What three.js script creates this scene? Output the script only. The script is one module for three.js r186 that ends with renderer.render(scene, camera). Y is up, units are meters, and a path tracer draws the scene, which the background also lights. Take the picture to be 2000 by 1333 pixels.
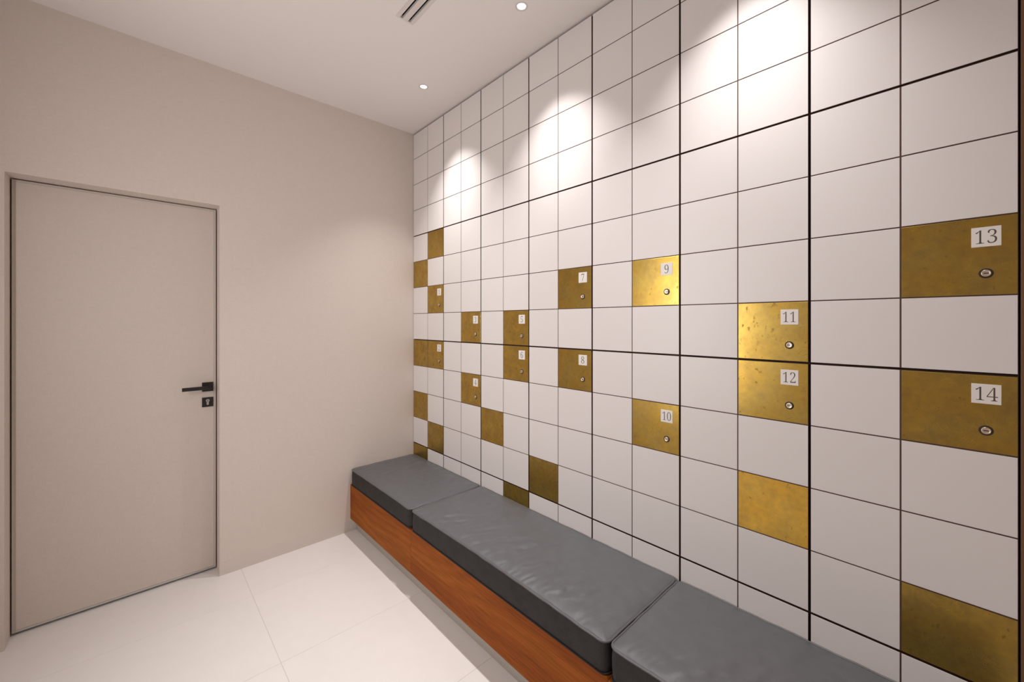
import * as THREE from 'three';
import { RoundedBoxGeometry } from 'three/addons/geometries/RoundedBoxGeometry.js';
import { mergeGeometries } from 'three/addons/utils/BufferGeometryUtils.js';
import { RectAreaLightUniformsLib } from 'three/addons/lights/RectAreaLightUniformsLib.js';
import { createNoise2D } from 'simplex-noise';

// ---------------------------------------------------------------- camera, light level
const scene = new THREE.Scene();
scene.background = new THREE.Color(0x000000);
const camera = new THREE.PerspectiveCamera(2 * THREE.MathUtils.radToDeg(Math.atan(666.5 / 794.68)), 2000 / 1333, 0.05, 60);
camera.position.set(-1.5868, 1.4577, 2.8548);
camera.rotation.y = -THREE.MathUtils.degToRad(42.698);
camera.setViewOffset(2000, 1333, 0, 36.06, 2000, 1333);
const renderer = new THREE.WebGLRenderer({ antialias: true });
renderer.toneMapping = THREE.LinearToneMapping;
renderer.toneMappingExposure = 1.05;
renderer.shadowMap.enabled = true;
RectAreaLightUniformsLib.init();

const LAMP_COLOR = new THREE.Color().setRGB(1.0, 0.97, 0.96);
const SPILL = [1.85, 43.5, 0.28], BEAM = [3.3, 36, 1.0];   // each ceiling spot: intensity, half angle, softness of its wide spill and of its bright core
const WALL_LAMP = { y: 1.48, z: 1.26, w: 0.26, h: 1.20, radiance: 13.4 };   // opal wall light on the left wall, beyond the left edge: mirrored in brass tiles 9 and 11

// ---------------------------------------------------------------- sizes (metres)
const H = 2.927;             // ceiling height
const P = 0.21188, R = 0.2;  // locker tile pitch along the wall / up the wall
const COLS = 14;
const LEFT = -2.28, FRONT = 3.75;
const LAMP_X = -0.273, LAMP_Z = [0.619, 1.496, 2.373];
const BENCH_X = -0.49, BENCH_END = 2.966;

// ---------------------------------------------------------------- random numbers and noise
function rng(seed) {
  let a = seed >>> 0;
  return () => { a = (a + 0x6d2b79f5) | 0; let t = Math.imul(a ^ (a >>> 15), 1 | a); t = (t + Math.imul(t ^ (t >>> 7), 61 | t)) ^ t; return ((t ^ (t >>> 14)) >>> 0) / 4294967296; };
}
const rand = rng(20240611);
const noiseA = createNoise2D(rng(11)), noiseB = createNoise2D(rng(12)), noiseC = createNoise2D(rng(13));
const clamp = (x, a = 0, b = 1) => Math.min(b, Math.max(a, x));
const smooth = (a, b, x) => { const t = clamp((x - a) / (b - a)); return t * t * (3 - 2 * t); };
const fbm = (n, x, y, o = 4) => { let s = 0, a = 0.5; for (let i = 0; i < o; i++) { s += a * n(x, y); x = x * 2.03 + 7.1; y = y * 2.03 - 3.7; a *= 0.5; } return s; };
// a periodic hash noise for tiling textures
function tiled(n, size, seed) {
  const r = rng(seed), g = new Float32Array(n * n).map(() => r());
  return (x, y) => {
    x = x / size * n; y = y / size * n;
    const xi = Math.floor(x), yi = Math.floor(y), fx = x - xi, fy = y - yi;
    const at = (i, j) => g[((j % n) + n) % n * n + ((i % n) + n) % n];
    const sx = fx * fx * (3 - 2 * fx), sy = fy * fy * (3 - 2 * fy);
    return (at(xi, yi) * (1 - sx) + at(xi + 1, yi) * sx) * (1 - sy) + (at(xi, yi + 1) * (1 - sx) + at(xi + 1, yi + 1) * sx) * sy;
  };
}
const byte = v => Math.round(clamp(v) * 255);
const toS = v => (v <= 0.0031308 ? 12.92 * v : 1.055 * Math.pow(v, 1 / 2.4) - 0.055);
function texture(w, h, fn, srgb, metresX, metresY = metresX * h / w) {
  const d = new Uint8Array(w * h * 4);
  for (let y = 0; y < h; y++) for (let x = 0; x < w; x++) {
    const c = fn(x, y), o = (y * w + x) * 4;
    for (let k = 0; k < 3; k++) { const v = c.length ? c[k] : c; d[o + k] = byte(srgb ? toS(clamp(v)) : v); }
    d[o + 3] = 255;
  }
  const t = new THREE.DataTexture(d, w, h, THREE.RGBAFormat);
  t.magFilter = THREE.LinearFilter; t.minFilter = THREE.LinearMipmapLinearFilter; t.generateMipmaps = true;
  t.wrapS = t.wrapT = THREE.RepeatWrapping; t.repeat.set(1 / metresX, 1 / metresY);
  if (srgb) t.colorSpace = THREE.SRGBColorSpace;
  t.needsUpdate = true;
  return t;
}
const rgb = (r, g, b) => new THREE.Color().setRGB(r, g, b);

// ---------------------------------------------------------------- materials
const M = {};
{ // woven wall covering: fine horizontal and vertical threads
  const n1 = tiled(256, 512, 1), n2 = tiled(64, 512, 2), n3 = tiled(16, 512, 3);
  const thread = (x, y) => 0.5 * n1(x * 0.18, y * 1.0) + 0.35 * n1(x * 1.0 + 31, y * 0.2 + 77) + 0.15 * n2(x, y);
  const bump = texture(512, 512, thread, false, 0.42);
  const col = base => texture(512, 512, (x, y) => { const k = 0.955 + 0.075 * thread(x, y) + 0.012 * (n3(x, y) - 0.5); return base.map(b => b * k); }, true, 0.42);
  M.wall = new THREE.MeshStandardMaterial({ map: col([0.745, 0.652, 0.592]), bumpMap: bump, bumpScale: 0.0005, roughness: 0.75 });
  M.door = new THREE.MeshStandardMaterial({ map: col([0.69, 0.60, 0.54]), bumpMap: bump, bumpScale: 0.0004, roughness: 0.6 });
}
M.doorEdge = new THREE.MeshStandardMaterial({ color: rgb(0.58, 0.51, 0.46), roughness: 0.5 });
M.paint = new THREE.MeshStandardMaterial({ color: rgb(0.80, 0.75, 0.72), roughness: 0.8 });
M.skirting = new THREE.MeshStandardMaterial({ color: rgb(0.715, 0.635, 0.575), roughness: 0.5 });
M.ceiling = new THREE.MeshStandardMaterial({ color: rgb(0.87, 0.815, 0.785), roughness: 0.9 });
{ // pale matt porcelain
  const n1 = tiled(512, 512, 5), n2 = tiled(24, 512, 6), n3 = tiled(6, 512, 7);
  const map = texture(512, 512, (x, y) => { const k = 1 + 0.02 * (n1(x, y) - 0.5) + 0.018 * (n2(x, y) - 0.5) + 0.02 * (n3(x, y) - 0.5); return [0.86 * k, 0.815 * k, 0.79 * k]; }, true, 0.9);
  M.floorTile = new THREE.MeshStandardMaterial({ map, roughness: 0.55 });
  M.grout = new THREE.MeshStandardMaterial({ color: rgb(0.60, 0.55, 0.51), roughness: 0.9 });
}
M.tile = [0, 1, 2].map(i => new THREE.MeshPhysicalMaterial({ color: rgb(0.83, 0.785, 0.765).multiplyScalar(1 - 0.008 * i), roughness: 0.38, specularIntensity: 0.75 }));
M.bronze = new THREE.MeshStandardMaterial({ color: rgb(0.080, 0.034, 0.022), roughness: 0.55 });
M.jamb = new THREE.MeshStandardMaterial({ color: rgb(0.17, 0.085, 0.038), roughness: 0.45 });
M.carcass = new THREE.MeshStandardMaterial({ color: rgb(0.085, 0.043, 0.028), roughness: 0.8 });
{ // aged brass: cloudy patina, hand-wiped streaks, brown spots and runs
  const S = 1024, k1 = createNoise2D(rng(51)), k2 = createNoise2D(rng(52)), k3 = createNoise2D(rng(53)), r = rng(77);
  const stains = (count, long, most) => {
    const stain = new Float32Array(S * S);
    for (let i = 0; i < count; i++) {
      const sx = r() * S, sy = r() * S, sr = 2 + most * r() * r() * r(), tilt = (r() - 0.5) * 1.2, dark = 0.15 + 0.55 * r(), len = 0.8 + long * r() * r();
      for (let j = -40; j <= 40; j++) for (let i2 = -26; i2 <= 26; i2++) {
        const x = Math.floor(sx) + i2, y = Math.floor(sy) + j; if (x < 0 || y < 0 || x >= S || y >= S) continue;
        const u = (i2 + tilt * j * 0.4) / sr, v = j / (sr * len), q = u * u + v * v; if (q > 2) continue;
        const d = q + 0.8 * k1(x * 0.09, y * 0.09) + 0.3 * k2(x * 0.25, y * 0.25);
        if (d < 1) stain[y * S + x] = Math.max(stain[y * S + x], dark * smooth(1, 0.1, d));
      }
    }
    return stain;
  };
  const look = new Float32Array(S * S * 2);
  for (let y = 0; y < S; y++) for (let x = 0; x < S; x++) {
    const u = x / S, v = y / S, th = 1.2 * k1(u * 3.1, v * 3.1) + 0.8, c = Math.cos(th), sn = Math.sin(th);
    const p = u * c + v * sn, q = -u * sn + v * c;
    const streak = 0.6 * k2(p * 7, q * 75) + 0.4 * k3(p * 16, q * 210), where = smooth(-0.25, 0.55, k3(u * 6.5, v * 6.5));
    const cloud = 0.5 * fbm(k1, u * 9, v * 9, 5) + 0.35 * fbm(k2, u * 30, v * 30, 3), fine = k3(u * 330, v * 330) * 0.5 + k2(u * 160, v * 160) * 0.5;
    look[2 * (y * S + x)] = cloud + 0.32 * streak * where + 0.05 * fine; look[2 * (y * S + x) + 1] = streak * where;
  }
  const brass = (stain, more) => ({
    map: texture(S, S, (x, y) => {
      const c = look[2 * (y * S + x)], s = stain[y * S + x], k = (0.80 + 0.30 * c) * (1 - 0.56 * s), o = k1(x * 0.006 + 9, y * 0.006);
      return [0.61 * k, (0.405 + 0.018 * o - 0.018 * s) * k, (0.098 - 0.035 * c + 0.014 * o) * k];
    }, true, 1.0),
    roughnessMap: texture(S, S, (x, y) => { const v = 0.30 - 0.06 * look[2 * (y * S + x)] - 0.05 * look[2 * (y * S + x) + 1] + 0.25 * stain[y * S + x]; return [v, v, v]; }, false, 1.0),
    roughness: 1, metalness: 1, ...more,
  });
  const plain = brass(stains(420, 2.2, 9));
  M.brass = new THREE.MeshStandardMaterial(plain);
  M.stainedBrass = new THREE.MeshStandardMaterial(brass(stains(1100, 5, 11)));                                      // spots and runs of brown tarnish
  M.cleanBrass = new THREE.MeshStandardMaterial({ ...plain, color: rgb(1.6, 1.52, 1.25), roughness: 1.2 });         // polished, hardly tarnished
}
M.nickel = new THREE.MeshStandardMaterial({ color: rgb(0.77, 0.66, 0.52), metalness: 1, roughness: 0.34 });
M.collar = new THREE.MeshStandardMaterial({ color: rgb(0.035, 0.022, 0.012), roughness: 0.6 });
M.black = new THREE.MeshStandardMaterial({ color: rgb(0.012, 0.010, 0.009), roughness: 0.45 });
M.gasket = new THREE.MeshStandardMaterial({ color: rgb(0.012, 0.009, 0.007), roughness: 0.9 });
M.steel = new THREE.MeshStandardMaterial({ color: rgb(0.62, 0.61, 0.6), metalness: 1, roughness: 0.3 });
M.whiteMetal = new THREE.MeshStandardMaterial({ color: rgb(0.74, 0.685, 0.65), roughness: 0.5 });
M.dark = new THREE.MeshStandardMaterial({ color: rgb(0.01, 0.009, 0.008), roughness: 0.9 });
M.lens = new THREE.MeshStandardMaterial({ color: rgb(0.9, 0.9, 0.9), emissive: rgb(1, 0.98, 0.96), emissiveIntensity: 3.0, roughness: 0.5 });
{ // grey leather: fine grain
  const S = 512, n1 = tiled(170, S, 31), n2 = tiled(90, S, 32), n3 = tiled(10, S, 33);
  const bump = texture(S, S, (x, y) => 0.6 * Math.abs(2 * n1(x, y) - 1) + 0.4 * n2(x, y), false, 0.16);
  const map = texture(S, S, (x, y) => { const k = 0.94 + 0.08 * n1(x, y) + 0.06 * (n3(x, y) - 0.5); return [0.117 * k, 0.118 * k, 0.124 * k]; }, true, 0.16);
  M.leather = new THREE.MeshPhysicalMaterial({ map, bumpMap: bump, bumpScale: 0.0003, roughness: 0.42, specularIntensity: 1 });
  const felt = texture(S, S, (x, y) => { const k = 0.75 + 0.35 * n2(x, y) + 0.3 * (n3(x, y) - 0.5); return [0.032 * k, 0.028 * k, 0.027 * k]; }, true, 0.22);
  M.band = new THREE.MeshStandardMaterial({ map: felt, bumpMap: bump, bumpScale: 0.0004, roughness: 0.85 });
  M.piping = new THREE.MeshStandardMaterial({ color: rgb(0.12, 0.115, 0.115), roughness: 0.36 });
}
{ // reddish walnut, grain along the bench
  const W = 2048, Hh = 512, k1 = createNoise2D(rng(41)), k2 = createNoise2D(rng(42));
  const grain = (x, y) => {
    const u = x / W * 3, v = y / Hh * 0.75;                       // metres
    const fig = v * 8 + 1.1 * k1(u * 0.7, v * 1.6) + 0.10 * k2(u * 1.6, v * 9);
    const ring = Math.abs((fig * 2.2) % 1 + ((fig * 2.2) % 1 < 0 ? 1 : 0) - 0.5) * 2;
    const fibre = k2(u * 3.5, v * 190) * 0.5 + k1(u * 9, v * 420) * 0.4;
    const band = k1(u * 0.5 + 4, v * 5 + 9);
    return [ring, fibre, band];
  };
  const map = texture(W, Hh, (x, y) => {
    const [g, f, b] = grain(x, y), k = 0.84 + 0.26 * (g - 0.5) * (0.6 + 0.5 * b) + 0.34 * f + 0.15 * b;
    return [0.345 * k, 0.098 * k * (0.96 + 0.1 * b), 0.015 * k];
  }, true, 3, 0.75);
  const bump = texture(1024, 512, (x, y) => 0.5 + 0.5 * k1(x * 0.03, y * 0.5), false, 1.0, 0.5);
  M.wood = new THREE.MeshPhysicalMaterial({ map, bumpMap: bump, bumpScale: 0.00015, roughness: 0.55, specularIntensity: 0.15 });
}
M.plinth = new THREE.MeshStandardMaterial({ color: rgb(0.44, 0.40, 0.355), roughness: 0.7 });

// ---------------------------------------------------------------- helpers
const used = new Map();
function numbered(name) { const n = used.get(name) ?? 0; used.set(name, n + 1); return n ? `${name}_${String(n).padStart(3, '0')}` : name; }
function shadows(o) { o.castShadow = o.receiveShadow = true; return o; }
function thing(name, label, category, [x, y, z] = [0, 0, 0], group) {
  const o = new THREE.Group(); o.name = numbered(name); scene.add(o); o.position.set(x, y, z);
  o.userData = { label, category }; if (group) o.userData.group = group;
  return o;
}
function struct(name, geo, mat) { // geo = null: a Group for its pieces
  const o = geo ? shadows(new THREE.Mesh(geo, mat)) : new THREE.Group();
  o.name = name; o.userData = { kind: 'structure' }; scene.add(o); return o;
}
function part(name, geo, mat, parent, pos, label) {
  const m = shadows(new THREE.Mesh(geo, mat)); m.name = numbered(name); parent.add(m);
  if (pos) m.position.set(...pos);
  if (label) m.userData.label = label;
  return m;
}
function box(x0, x1, y0, y1, z0, z1) { // uv in metres on every side
  const g = new THREE.BoxGeometry(x1 - x0, y1 - y0, z1 - z0).translate((x0 + x1) / 2, (y0 + y1) / 2, (z0 + z1) / 2);
  return planarUV(g);
}
function planarUV(g, du = 0, dv = 0) {
  if (g.index) g = g.toNonIndexed();
  if (!g.attributes.normal) g.computeVertexNormals();
  const p = g.attributes.position, n = g.attributes.normal, uv = new Float32Array(p.count * 2);
  for (let i = 0; i < p.count; i++) {
    const ax = Math.abs(n.getX(i)), ay = Math.abs(n.getY(i)), az = Math.abs(n.getZ(i));
    const x = p.getX(i), y = p.getY(i), z = p.getZ(i);
    if (ax >= ay && ax >= az) { uv[2 * i] = z; uv[2 * i + 1] = y; } else if (ay >= az) { uv[2 * i] = z; uv[2 * i + 1] = x; } else { uv[2 * i] = x; uv[2 * i + 1] = y; }
    uv[2 * i] += du; uv[2 * i + 1] += dv;
  }
  g.setAttribute('uv', new THREE.BufferAttribute(uv, 2));
  return g;
}
function rounded(x0, x1, y0, y1, z0, z1, r, seg = 2) {
  const g = new RoundedBoxGeometry(x1 - x0, y1 - y0, z1 - z0, seg, r).translate((x0 + x1) / 2, (y0 + y1) / 2, (z0 + z1) / 2);
  return planarUV(g);
}
// a thin slab on the tile wall: front at x = 0, chamfered edge, sides back to x = t
function slab(w, h, t, c, du = 0, dv = 0) {
  const a = w / 2, b = h / 2, q = [];
  const loop = (x, i) => [[x, -b + i, -a + i], [x, -b + i, a - i], [x, b - i, a - i], [x, b - i, -a + i]];
  const L = [loop(0, c), loop(c * 0.6, 0), loop(t, 0)];
  const quad = (p0, p1, p2, p3) => q.push(...p0, ...p2, ...p1, ...p0, ...p3, ...p2);
  quad(...L[0]);
  for (let k = 0; k < 2; k++) for (let i = 0; i < 4; i++) { const j = (i + 1) % 4; quad(L[k][j], L[k][i], L[k + 1][i], L[k + 1][j]); }
  const g = new THREE.BufferGeometry(); g.setAttribute('position', new THREE.Float32BufferAttribute(q, 3)); g.computeVertexNormals();
  // outward is -x on the front face
  if (g.attributes.normal.getX(0) > 0) { const p = g.attributes.position; for (let i = 0; i < p.count; i += 3) { const s = [p.getX(i), p.getY(i), p.getZ(i)]; p.setXYZ(i, p.getX(i + 1), p.getY(i + 1), p.getZ(i + 1)); p.setXYZ(i + 1, ...s); } g.computeVertexNormals(); }
  return planarUV(g, du, dv);
}

// ---------------------------------------------------------------- the room
const DOOR = { x0: -2.018, x1: -1.2365, top: 2.130, leafZ: -0.105 };
{ // floor: large porcelain slabs on a grout bed
  const floor = struct('floor', null);
  part('grout_bed', box(LEFT - 0.2, 0.25, -0.12, -0.0008, -0.35, FRONT + 0.2), M.grout, floor);
  const xs = [LEFT - 0.2, -2.308, -1.132, 0.044, 0.25], zs = [-0.35, -0.265, 0.321, 0.905, 1.493, 2.081, 2.669, 3.257, FRONT + 0.2], g = 0.0007;
  for (let j = 0; j < zs.length - 1; j++) for (let i = 0; i < xs.length - 1; i++) {
    const w = xs[i + 1] - xs[i], d = zs[j + 1] - zs[j];
    const geo = rounded(-w / 2 + g, w / 2 - g, -0.010, 0, -d / 2 + g, d / 2 - g, 0.0008, 1);
    const uv = geo.attributes.uv, ox = rand() * 3, oz = rand() * 3;
    for (let k = 0; k < uv.count; k++) uv.setXY(k, uv.getX(k) + ox, uv.getY(k) + oz);
    part('floor_tile', geo, M.floorTile, floor, [(xs[i] + xs[i + 1]) / 2, 0, (zs[j] + zs[j + 1]) / 2]);
  }
}
const VENT = { x0: -0.676, x1: -0.585, z0: 1.046, z1: 2.25 };
{ // ceiling with openings for the lamps and the slot diffuser
  const s = new THREE.Shape([[LEFT - 0.2, -0.35], [0.5, -0.35], [0.5, FRONT + 0.2], [LEFT - 0.2, FRONT + 0.2]].map(p => new THREE.Vector2(...p)));
  for (const z of LAMP_Z) { const h = new THREE.Path(); h.absarc(LAMP_X, z, 0.0255, 0, Math.PI * 2, true); s.holes.push(h); }
  const i = 0.004, v = new THREE.Path(); v.setFromPoints([[VENT.x0 + i, VENT.z0 + i], [VENT.x0 + i, VENT.z1 - i], [VENT.x1 - i, VENT.z1 - i], [VENT.x1 - i, VENT.z0 + i], [VENT.x0 + i, VENT.z0 + i]].map(p => new THREE.Vector2(...p)));
  s.holes.push(v);
  const g = new THREE.ExtrudeGeometry(s, { depth: 0.15, bevelEnabled: false, curveSegments: 32 }).rotateX(Math.PI / 2).translate(0, H + 0.15, 0);
  struct('ceiling', planarUV(g), M.ceiling);
}
{ // back wall with the door recess
  const o = 0.30, s = new THREE.Shape([[LEFT - 0.2, -0.1], [DOOR.x0, -0.1], [DOOR.x0, DOOR.top], [DOOR.x1, DOOR.top], [DOOR.x1, -0.1], [0.45, -0.1], [0.45, H], [LEFT - 0.2, H]].map(p => new THREE.Vector2(...p)));
  struct('wall_back', planarUV(new THREE.ExtrudeGeometry(s, { depth: o, bevelEnabled: false }).translate(0, 0, -o)), M.wall);
  const b = struct('baseboard_back', null);
  part('skirting_strip', box(DOOR.x1 - 0.0005, -0.455, 0, 0.075, 0, 0.0012), M.skirting, b);
  part('skirting_strip', box(LEFT, DOOR.x0 + 0.0005, 0, 0.075, 0, 0.0012), M.skirting, b);
}
struct('wall_left', box(LEFT - 0.2, LEFT, -0.1, H, -0.0, FRONT + 0.2), M.paint);
struct('wall_front', box(LEFT, 0.45, -0.1, H, FRONT, FRONT + 0.2), M.paint);
struct('wall_right', box(0.0, 0.45, -0.1, H, 3.034, FRONT), M.paint);
struct('wall_behind_lockers', box(0.452, 0.5, -0.1, H, -0.30, FRONT + 0.2), M.wall);
struct('trim_1', rounded(-0.002, 0.30, 0.0, H - 0.001, 2.9672, 3.033, 0.001, 1), M.jamb);

// ---------------------------------------------------------------- flush door
{
  const d = struct('door_1', null), z = DOOR.leafZ, x0 = DOOR.x0 + 0.0055, x1 = DOOR.x1 - 0.0055, y1 = DOOR.top - 0.006, y0 = 0.012, e = 0.011;
  part('door_leaf', box(x0 + e, x1 - e, y0 + e, y1 - e, z - 0.045, z), M.door, d);
  part('edge_strip', box(x0, x0 + e - 0.0004, y0, y1, z - 0.045, z + 0.0012), M.doorEdge, d);
  part('edge_strip', box(x1 - e + 0.0004, x1, y0, y1, z - 0.045, z + 0.0012), M.doorEdge, d);
  part('edge_strip', box(x0 + e, x1 - e, y1 - e + 0.0004, y1, z - 0.045, z + 0.0008), M.doorEdge, d);
  part('bottom_seal', box(x0 + e, x1 - e, y0, y0 + e - 0.0004, z - 0.045, z + 0.0008), M.steel, d, null, 'brushed metal strip along the foot of the door');
  part('door_gasket', mergeGeometries([box(DOOR.x0, x0 + 0.02, 0.0, DOOR.top, z - 0.09, z - 0.05), box(x1 - 0.02, DOOR.x1, 0.0, DOOR.top, z - 0.09, z - 0.05), box(x0 + 0.02, x1 - 0.02, y1 - 0.02, DOOR.top, z - 0.09, z - 0.05), box(x0 + 0.02, x1 - 0.02, 0.0, y0 + 0.02, z - 0.09, z - 0.05)]), M.gasket, d);
  part('door_back_panel', box(DOOR.x0, DOOR.x1, 0, DOOR.top, -0.30, -0.27), M.gasket, d);
  // lever handle on a square rose
  const cx = -1.2816, cy = 1.082;
  const h = part('door_handle', rounded(cx - 0.026, cx + 0.026, cy - 0.0265, cy + 0.0265, z, z + 0.009, 0.0012), M.black, d, null, 'matt black lever handle on a square plate');
  part('lever', mergeGeometries([rounded(cx - 0.009, cx + 0.009, cy - 0.009, cy + 0.009, z + 0.008, z + 0.062, 0.003), rounded(cx - 0.120, cx + 0.009, cy - 0.010, cy + 0.010, z + 0.050, z + 0.062, 0.0025)]), M.black, h);
  const ky = 0.993;
  const es = part('lock_plate', rounded(cx - 0.026, cx + 0.026, ky - 0.0275, ky + 0.0275, z, z + 0.008, 0.0012), M.black, d, null, 'square black plate round a profile cylinder');
  const cyl = new THREE.Shape(); cyl.absarc(0, 0.0085, 0.0085, -0.32 * Math.PI, 1.32 * Math.PI, false); cyl.lineTo(-0.005, -0.012); cyl.absarc(0, -0.012, 0.005, Math.PI, 2 * Math.PI, false); cyl.closePath();
  part('lock_cylinder', planarUV(new THREE.ExtrudeGeometry(cyl, { depth: 0.004, bevelEnabled: true, bevelSize: 0.0004, bevelThickness: 0.0004, bevelSegments: 1 }).translate(cx, ky + 0.001, z + 0.0075)), M.steel, es, null, 'bright metal key cylinder');
  part('keyway', box(cx - 0.0014, cx + 0.0014, ky + 0.004, ky + 0.014, z + 0.0118, z + 0.0122), M.black, es);
}

// ---------------------------------------------------------------- ceiling fittings
{
  const ringGeo = new THREE.LatheGeometry([[0.0205, 0.0], [0.0215, -0.0016], [0.0265, -0.0020], [0.0295, -0.0012], [0.0298, 0.0]].map(p => new THREE.Vector2(...p)), 48);
  const coneGeo = new THREE.LatheGeometry([[0.0208, -0.0005], [0.0185, 0.010], [0.0180, 0.03]].map(p => new THREE.Vector2(...p)), 48);
  const lensGeo = new THREE.CylinderGeometry(0.0198, 0.0198, 0.002, 40).translate(0, 0.003, 0);
  const where = ['recessed round downlight nearest the corner above the bench', 'recessed round downlight further from the corner, at the top edge of the picture', 'recessed round downlight overhead, third in the row along the tiled wall'];
  LAMP_Z.forEach((z, i) => {
    const t = thing('downlight', where[i], 'downlight', [LAMP_X, H, z], 'downlights in a row along the tiled wall');
    part('trim_ring', ringGeo, M.whiteMetal, t); part('reflector', coneGeo, M.whiteMetal, t); part('lamp_lens', lensGeo, M.lens, t);
    for (const [power, angle, soft] of [SPILL, BEAM]) {
      const l = new THREE.SpotLight(LAMP_COLOR, power, 0, THREE.MathUtils.degToRad(angle), soft, 2);
      l.position.set(0, -0.004, 0); l.target.position.set(0, -1, 0); t.add(l, l.target); l.name = numbered('downlight_beam');
      l.castShadow = true; l.shadow.radius = 0.9; l.shadow.mapSize.set(1024, 1024);
    }
  });
}
{ // wall light on the left wall, beyond the picture: the brass tiles mirror it, and the shade of the row of spots is lit by it
  const { y, z, w, h, radiance } = WALL_LAMP, t = thing('wall_lamp', 'rectangular opal wall lamp on the left wall, beyond the left edge of the picture', 'lamp', [LEFT, y, z]);
  part('lamp_housing', rounded(0, 0.034, -h / 2 - 0.01, h / 2 + 0.01, -w / 2 - 0.01, w / 2 + 0.01, 0.004), M.whiteMetal, t);
  part('lamp_diffuser', rounded(0.0345, 0.042, -h / 2, h / 2, -w / 2, w / 2, 0.003), M.lens, t);
  const l = new THREE.RectAreaLight(LAMP_COLOR, radiance, w, h); l.name = 'wall_lamp_light';
  l.position.set(0.044, 0, 0); l.rotation.y = -Math.PI / 2; t.add(l);
}
{ // linear slot diffuser, two slots
  const { x0, x1, z0, z1 } = VENT, t = thing('slot_vent', 'white linear ceiling vent with two dark parallel slots', 'vent', [0, H, 0]);
  const s1 = [-0.6575, -0.6430], s2 = [-0.6170, -0.6025], zs = z0 + 0.010, ze = z1 - 0.010;
  part('frame', mergeGeometries([box(x0, s1[0], -0.0018, 0.012, z0, z1), box(s2[1], x1, -0.0018, 0.012, z0, z1), box(s1[0], s2[1], -0.0018, 0.012, z0, zs), box(s1[0], s2[1], -0.0018, 0.012, ze, z1)].map(g => g.translate(0, -0.0002, 0))), M.whiteMetal, t);
  part('slat', box(s1[1], s2[0], -0.002, 0.012, zs, ze), M.whiteMetal, t);
  part('plenum', mergeGeometries([box(x0 + 0.006, x1 - 0.006, 0.10, 0.11, z0 + 0.006, z1 - 0.006), box(x0 + 0.006, x0 + 0.008, 0.013, 0.10, z0 + 0.006, z1 - 0.006), box(x1 - 0.008, x1 - 0.006, 0.013, 0.10, z0 + 0.006, z1 - 0.006), box(x0 + 0.008, x1 - 0.008, 0.013, 0.10, z0 + 0.006, z0 + 0.008), box(x0 + 0.008, x1 - 0.008, 0.013, 0.10, z1 - 0.008, z1 - 0.006)]), M.dark, t, null, 'dark duct behind the slots');
}

// ---------------------------------------------------------------- lockers faced with white and brass tiles
const GAP = 0.0064, JOINT = 0.0039, TILE_T = 0.0010;
const BRASS = new Set(['1,4', '0,5', '1,6', '0,8', '1,8', '0,10', '1,11', '0,12', '3,7', '3,9', '4,10', '5,7', '5,8', '5,12', '6,11', '7,6', '7,8', '9,6', '9,9', '11,7', '11,8', '11,10', '13,6', '13,8', '13,11']);
const STAINED = [M.stainedBrass, 'brass tile with brown spots and runs'];
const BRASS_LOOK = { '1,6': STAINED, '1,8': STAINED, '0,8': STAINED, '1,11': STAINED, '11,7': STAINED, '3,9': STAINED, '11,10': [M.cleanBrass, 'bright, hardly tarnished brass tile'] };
const NUMBERS = { '1,6': 1, '1,8': 2, '3,7': 3, '3,9': 4, '5,7': 5, '5,8': 6, '7,6': 7, '7,8': 8, '9,6': 9, '9,9': 10, '11,7': 11, '11,8': 12, '13,6': 13, '13,8': 14 };
function numberTexture(n) {
  const S = 256, c = document.createElement('canvas'); c.width = c.height = S;
  const k = c.getContext('2d'), s = String(n);
  k.fillStyle = '#f1ebe6'; k.fillRect(0, 0, S, S);
  k.textAlign = 'center'; k.textBaseline = 'alphabetic'; k.font = '236px serif';
  const w = k.measureText(s).width;
  k.save(); k.translate(S / 2, S * 0.84); k.scale(s.length > 1 ? 0.80 * S / w * 1.02 : 0.86, 1.05);
  k.fillStyle = '#574d45'; k.fillText(s, 0, 0);
  k.lineWidth = 2.5; k.lineJoin = 'round'; k.strokeStyle = '#f1ebe6'; k.strokeText(s, 0, 0);
  k.restore();
  const t = new THREE.CanvasTexture(c); t.colorSpace = THREE.SRGBColorSpace; return t;
}
const lockShapes = {
  collar: new THREE.LatheGeometry([[0.0, 0.0], [0.0128, 0.0], [0.0128, 0.0006], [0.0112, 0.0009], [0.0, 0.0009]].map(p => new THREE.Vector2(...p)), 32).rotateZ(Math.PI / 2),
  cap: new THREE.LatheGeometry([[0.0, 0.0034], [0.0060, 0.0034], [0.0066, 0.0042], [0.0080, 0.0042], [0.0087, 0.0034], [0.0089, 0.0]].map(p => new THREE.Vector2(...p)).reverse(), 32).rotateZ(Math.PI / 2),
  slot: box(-0.0040, -0.0033, -0.0011, 0.0011, -0.0042, 0.0042),
};
const plateGeo = (() => { // square enamel plate, its front carrying the print
  const g = slab(0.05, 0.05, 0.0012, 0.0003), p = g.attributes.position, uv = g.attributes.uv;
  for (let i = 0; i < p.count; i++) uv.setXY(i, p.getZ(i) / 0.05 + 0.5, p.getY(i) / 0.05 + 0.5);
  return g;
})();
const tileGeo = new Map();
function whiteTile(w, h) { const k = `${w.toFixed(4)},${h.toFixed(4)}`; if (!tileGeo.has(k)) tileGeo.set(k, slab(w, h, TILE_T, 0.0004)); return tileGeo.get(k); }

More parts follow.
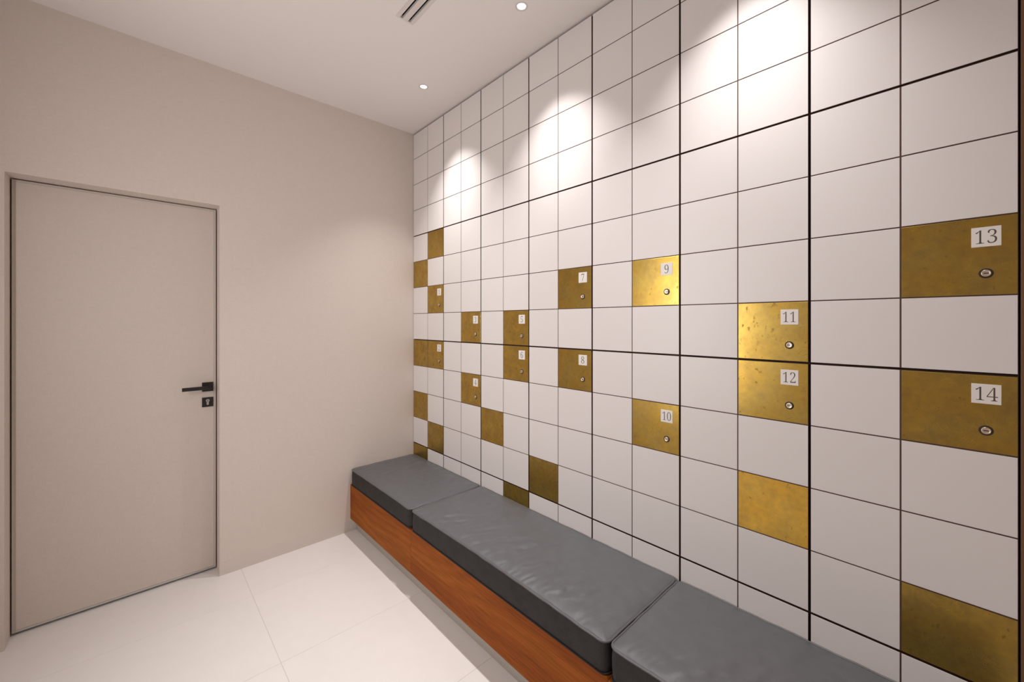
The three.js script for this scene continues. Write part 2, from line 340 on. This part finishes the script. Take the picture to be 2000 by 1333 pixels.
// cells r0 .. r1 - 1 of the column pair `pair`, as one panel with its tiles
function tiledDoor(parent, pair, r0, r1, deep) {
  const z0 = 2 * pair * P + GAP / 2, z1 = (2 * pair + 2) * P - GAP / 2;
  const top = r0 === 0 ? H - 0.010 : H - r0 * R - GAP / 2, bottom = H - r1 * R + GAP / 2;
  part('door_panel', box(TILE_T, 0.0105, bottom, top, z0, z1), M.bronze, parent, null, 'bronze-coloured panel behind the tiles');
  if (deep) part('carcass', box(0.0108, 0.45, H - r1 * R + 0.0008, top + (r0 ? GAP / 2 - 0.0008 : 0.002), 2 * pair * P + 0.0008, (2 * pair + 2) * P - 0.0008), M.carcass, parent);
  for (let r = r0; r < r1; r++) for (let c = 2 * pair; c < 2 * pair + 2; c++) {
    const edge = 0.0006, a = c === 2 * pair ? z0 + edge : c * P + JOINT / 2, b = c === 2 * pair ? (c + 1) * P - JOINT / 2 : z1 - edge;
    const t = r === r0 ? top - edge : H - r * R - JOINT / 2, u = r === r1 - 1 ? bottom + edge : H - (r + 1) * R + JOINT / 2;
    const key = `${c},${r}`, at = [0, (t + u) / 2, (a + b) / 2];
    if (!BRASS.has(key)) { part('white_tile', whiteTile(b - a, t - u), M.tile[Math.floor(rand() * 3)], parent, at); continue; }
    const m = part('brass_tile', slab(b - a, t - u, TILE_T, 0.0006, 0.11 + 0.78 * rand(), 0.11 + 0.78 * rand()), BRASS_LOOK[key]?.[0] ?? M.brass, parent, at, BRASS_LOOK[key]?.[1] ?? 'cloudy tarnished brass tile');
    if (!NUMBERS[key]) continue;
    const cz = (c + 1) * P - 0.0545 - at[2], cy = H - r * R - 0.051 - at[1];
    part('number_plate', plateGeo, new THREE.MeshStandardMaterial({ map: numberTexture(NUMBERS[key]), roughness: 0.4 }), m, [-0.0012, cy, cz], `small white number plate reading ${NUMBERS[key]}`);
    const ly = H - r * R - 0.144 - at[1];
    part('lock_collar', lockShapes.collar, M.collar, m, [0, ly, cz]);
    part('lock', lockShapes.cap, M.nickel, m, [-0.0006, ly, cz], 'round nickel cam lock');
    part('keyhole', lockShapes.slot, M.black, m, [-0.0006, ly, cz]);
  }
}
const uppers = ['white tiled upper cabinet in the corner, against the beige wall', 'white tiled upper cabinet next to the corner one, over locker 3', 'white tiled upper cabinet right above locker 5, all its tiles white', 'upper cabinet over locker 7, lit by the second spot', 'cabinet of white tiles under the ceiling, directly over brass tile 9', 'brightest white tiled upper cabinet, above locker 11', 'dimmest white tiled upper cabinet, at the right edge over number 13'];
const extra = {
  1: 'corner locker with three brass tiles, the lowest of them reading 1', 2: 'locker reading 2, in the corner, four brass tiles on its white door',
  3: 'white locker door whose only brass tile reads 3', 4: 'locker number 4, one brass tile beside the middle of its white door',
  5: 'white locker door with a brass 5 at its foot', 6: 'locker with brass 6 in its top row and a blank brass tile lower left',
  7: 'locker carrying a brass tile 7 in its third row', 8: 'brass number 8 on top of a white locker, blank brass tile at its bottom',
  9: 'locker with the shining golden tile reading 9', 10: 'white tiled locker reading 10, just under the shining 9',
  11: 'white locker with a stained yellow brass tile 11 at its foot', 12: 'locker 12, brass above and a bright blank yellow brass tile below',
  13: 'large locker at the right edge reading 13', 14: 'locker reading 14, bottom right, with a dark brass tile near the cushion',
};
const lowers = ['low panel with a brass tile in the corner behind the first cushion', 'white low panel behind the end of the first cushion, under locker 4', 'low panel with brown brass tile behind the start of the middle cushion', 'all white low panel under locker 8, behind the middle cushion', 'low white tiles under number 10 where the middle cushion ends', 'strip of white tiles beneath locker 12, behind the nearest cushion', 'low white panel at the lower right corner, under locker 14'];
for (let k = 0; k < COLS / 2; k++) {
  tiledDoor(thing('upper_cabinet', uppers[k], 'cabinet', [0, 0, 0], 'upper cabinets under the ceiling'), k, 0, 4, true);
  for (const [r0, n] of [[4, 2 * k + 1], [8, 2 * k + 2]]) tiledDoor(thing('locker', extra[n], 'locker', [0, 0, 0], 'numbered lockers in the tiled wall'), k, r0, r0 + 4, true);
  tiledDoor(thing('tiled_panel', lowers[k], 'panel', [0, 0, 0], 'low tiled panels behind the bench'), k, 12, 13, true);
}

// ---------------------------------------------------------------- bench and cushions
{
  const b = thing('bench', 'long wall-hung wooden bench with reddish brown front under grey cushions', 'bench');
  const cuts = [0.0008, 0.852, 2.115, BENCH_END];
  for (let i = 0; i < 3; i++) part('front_panel', planarUV(rounded(BENCH_X, BENCH_X + 0.02, 0.09, 0.3265, cuts[i] + 0.0005, cuts[i + 1] - 0.0005, 0.0008, 1), 0, i * 0.21), M.wood, b);
  part('seat_board', box(BENCH_X + 0.0205, -0.001, 0.303, 0.3265, 0.001, BENCH_END), M.wood, b);
  part('bottom_board', box(BENCH_X + 0.0205, -0.001, 0.09, 0.108, 0.001, BENCH_END), M.plinth, b);
  part('plinth', box(-0.449, -0.43, 0.0, 0.0895, 0.001, BENCH_END), M.plinth, b, null, 'recessed grey plinth under the bench');
}
function cushion(z0, z1, label, seed, wrinkle) {
  const o = thing('seat_cushion', label, 'cushion', [0, 0, 0], 'grey leather cushions along the bench');
  const xb = -0.004, xf = BENCH_X - 0.001, y0 = 0.3275, yt = 0.432, rad = 0.030, n = createNoise2D(rng(seed)), n2 = createNoise2D(rng(seed + 1));
  const NU = Math.round((z1 - z0) / 0.0045), NV = 108, pos = [], uv = [], idx = [];
  const inset = d => (d < rad ? rad - Math.sqrt(Math.max(0, rad * rad - (rad - d) ** 2)) : 0);
  // creases: folds that start at the front seam and run towards the wall, slanting along the bench
  const rc = rng(seed + 9), nc = Math.round(24 * wrinkle * wrinkle * (z1 - z0)), creases = Array.from({ length: nc }, (_, i) => {
    const f = 0.15 + 0.80 * (i + 0.8 * rc()) / nc, big = rc();
    return { z: z0 + f * (z1 - z0), x: xf + 0.004 + 0.16 * rc() * rc(), len: 0.13 + 0.20 * rc(), slope: 0.60 - 0.5 * f + 0.16 * (rc() - 0.5), bend: 0.03 * (rc() - 0.5), w: 0.0085 + 0.011 * big, a: (0.0014 + 0.0022 * big) * (wrinkle > 0.6 ? 1 : 0.4) };
  });
  // plan of the seam: rounded rectangle; edge waviness shared by the top, the band and the piping
  const sag = z => 0.010 * Math.sin(Math.PI * clamp((z - z0) / (z1 - z0))) * (wrinkle > 0.6 ? 1 : 0.35);
  const seamY = (x, z) => yt + sag(z) * smooth(-0.1, -0.49, x) + 0.0014 * n(z * 9, x * 9);
  const wave = (x, z) => 0.0016 * n2(z * 7 + 3, x * 7);
  for (let j = 0; j <= NV; j++) for (let i = 0; i <= NU; i++) {
    const d = j / NV * (xb - xf), x = xf + d, ins = inset(Math.min(d, xb - xf - d));
    const a = z0 + ins, b = z1 - ins, z = a + (b - a) * i / NU;
    const e = Math.min(d, xb - xf - d, z - z0, z1 - z), q = clamp(e / 0.055);
    const crown = 0.013 * Math.sqrt(q * (2 - q)) * (0.75 + 0.25 * q);
    // creases: run from the front edge towards the wall, slanting along the bench
    let fold = 0;
    for (const c of creases) {
      const along = (x - c.x) / c.len; if (along <= 0 || along >= 1) continue;
      const off = z - (c.z + c.slope * (x - c.x) + c.bend * Math.sin(along * 3.1) + 0.007 * n(x * 14, c.z * 9)), w = c.w * (0.7 + 0.6 * along);
      if (Math.abs(off) > 5 * w) continue;
      const body = Math.sin(Math.PI * Math.pow(along, 0.7));
      fold += c.a * body * (Math.exp(-((off / w) ** 2)) - 0.55 * Math.exp(-(((off - 1.7 * w) / (1.2 * w)) ** 2)));
    }
    const zone2 = smooth(0.003, 0.016, e) * smooth(-0.30, -0.455, x) * smooth(-0.3, 0.4, n(z * 4.5, 3));
    const rub = 0.0017 * n2(z * 34 - x * 9, x * 6);
    const y = seamY(x, z) + crown + (smooth(0.002, 0.02, e) * fold + wrinkle * zone2 * rub) + 0.0008 * n(z * 13, x * 13) * smooth(0, 0.03, e) + 0.0025 * n2(z * 2.4, x * 3) * smooth(0, 0.1, e);
    pos.push(x, y, z); uv.push(z, x);
  }
  for (let j = 0; j < NV; j++) for (let i = 0; i < NU; i++) { const a = j * (NU + 1) + i, b = a + 1, c = a + NU + 1, d = c + 1; idx.push(a, b, c, b, d, c); }
  const top = new THREE.BufferGeometry(); top.setAttribute('position', new THREE.Float32BufferAttribute(pos, 3)); top.setAttribute('uv', new THREE.Float32BufferAttribute(uv, 2)); top.setIndex(idx); top.computeVertexNormals();
  if (top.attributes.normal.getY(Math.floor(pos.length / 6)) < 0) { for (let k = 0; k < idx.length; k += 3) [idx[k], idx[k + 1]] = [idx[k + 1], idx[k]]; top.setIndex(idx); top.computeVertexNormals(); }
  part('top_panel', top, M.leather, o);
  // seam outline
  const out = [], arcN = 10, corner = (cx, cz, a0) => { for (let k = 0; k <= arcN; k++) { const a = a0 + Math.PI / 2 * k / arcN; out.push([cx + rad * Math.cos(a), cz + rad * Math.sin(a)]); } };
  const run = (p, q2, m) => { for (let k = 1; k < m; k++) out.push([p[0] + (q2[0] - p[0]) * k / m, p[1] + (q2[1] - p[1]) * k / m]); };
  const L = Math.round((z1 - z0) / 0.02);
  corner(xb - rad, z1 - rad, 0); run([xb - rad, z1], [xf + rad, z1], 20);
  corner(xf + rad, z1 - rad, Math.PI / 2); run([xf, z1 - rad], [xf, z0 + rad], L);
  corner(xf + rad, z0 + rad, Math.PI); run([xf + rad, z0], [xb - rad, z0], 20);
  corner(xb - rad, z0 + rad, 1.5 * Math.PI); run([xb, z0 + rad], [xb, z1 - rad], L);
  const cx = (xb + xf) / 2, cz = (z0 + z1) / 2, N = out.length, K = 8, bp = [], buv = [], bi = [];
  let len = 0;
  for (let i = 0; i <= N; i++) {
    const [x, z] = out[i % N], [px, pz] = out[(i + N - 1) % N], [nx, nz] = out[(i + 1) % N];
    let tx = nx - px, tz = nz - pz; const l = Math.hypot(tx, tz); tx /= l; tz /= l;
    let ox = tz, oz = -tx; if (ox * (x - cx) + oz * (z - cz) < 0) { ox = -ox; oz = -oz; }
    if (i) len += Math.hypot(x - px, z - pz);
    for (let k = 0; k <= K; k++) {
      const f = k / K, bulge = -0.0022 + 0.0042 * Math.sin(Math.PI * f) * (0.7 + 0.5 * n(len * 5, f)) + wave(x, z) * Math.sin(Math.PI * f);
      const inX = x > xb - 0.004 ? Math.min(0, bulge) : bulge, yy = y0 + (seamY(x, z) - y0) * f;
      bp.push(x + ox * inX * 0.8, yy, z + oz * Math.min(bulge, 0.001)); buv.push(len, yy);
    }
  }
  for (let i = 0; i < N; i++) for (let k = 0; k < K; k++) { const a = i * (K + 1) + k, b = a + K + 1; bi.push(a, b, a + 1, b, b + 1, a + 1); }
  const base = bp.length / 3; bp.push(cx, y0, cz); buv.push(0, 0);
  for (let i = 0; i < N; i++) bi.push(base, (i + 1) * (K + 1), i * (K + 1));
  const band = new THREE.BufferGeometry(); band.setAttribute('position', new THREE.Float32BufferAttribute(bp, 3)); band.setAttribute('uv', new THREE.Float32BufferAttribute(buv, 2)); band.setIndex(bi); band.computeVertexNormals();
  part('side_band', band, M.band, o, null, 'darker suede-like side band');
  const pipe = (y, r) => new THREE.TubeGeometry(new THREE.CatmullRomCurve3(out.map(([x, z]) => new THREE.Vector3(x, y(x, z), z)), true, 'centripetal'), N * 2, r, 7, true);
  part('piping', pipe((x, z) => seamY(x, z) + 0.0018, 0.0038), M.piping, o);
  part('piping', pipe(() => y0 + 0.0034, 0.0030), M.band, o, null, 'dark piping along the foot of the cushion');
}
cushion(0.010, 0.846, 'short smooth grey leather bench cushion in the far corner', 101, 0.3);
cushion(0.856, 2.108, 'long creased grey leather bench cushion in the middle of the bench', 211, 1);
cushion(2.117, BENCH_END - 0.004, 'grey leather bench cushion nearest the viewer, cut by the lower edge', 307, 0.85);

renderer.render(scene, camera);
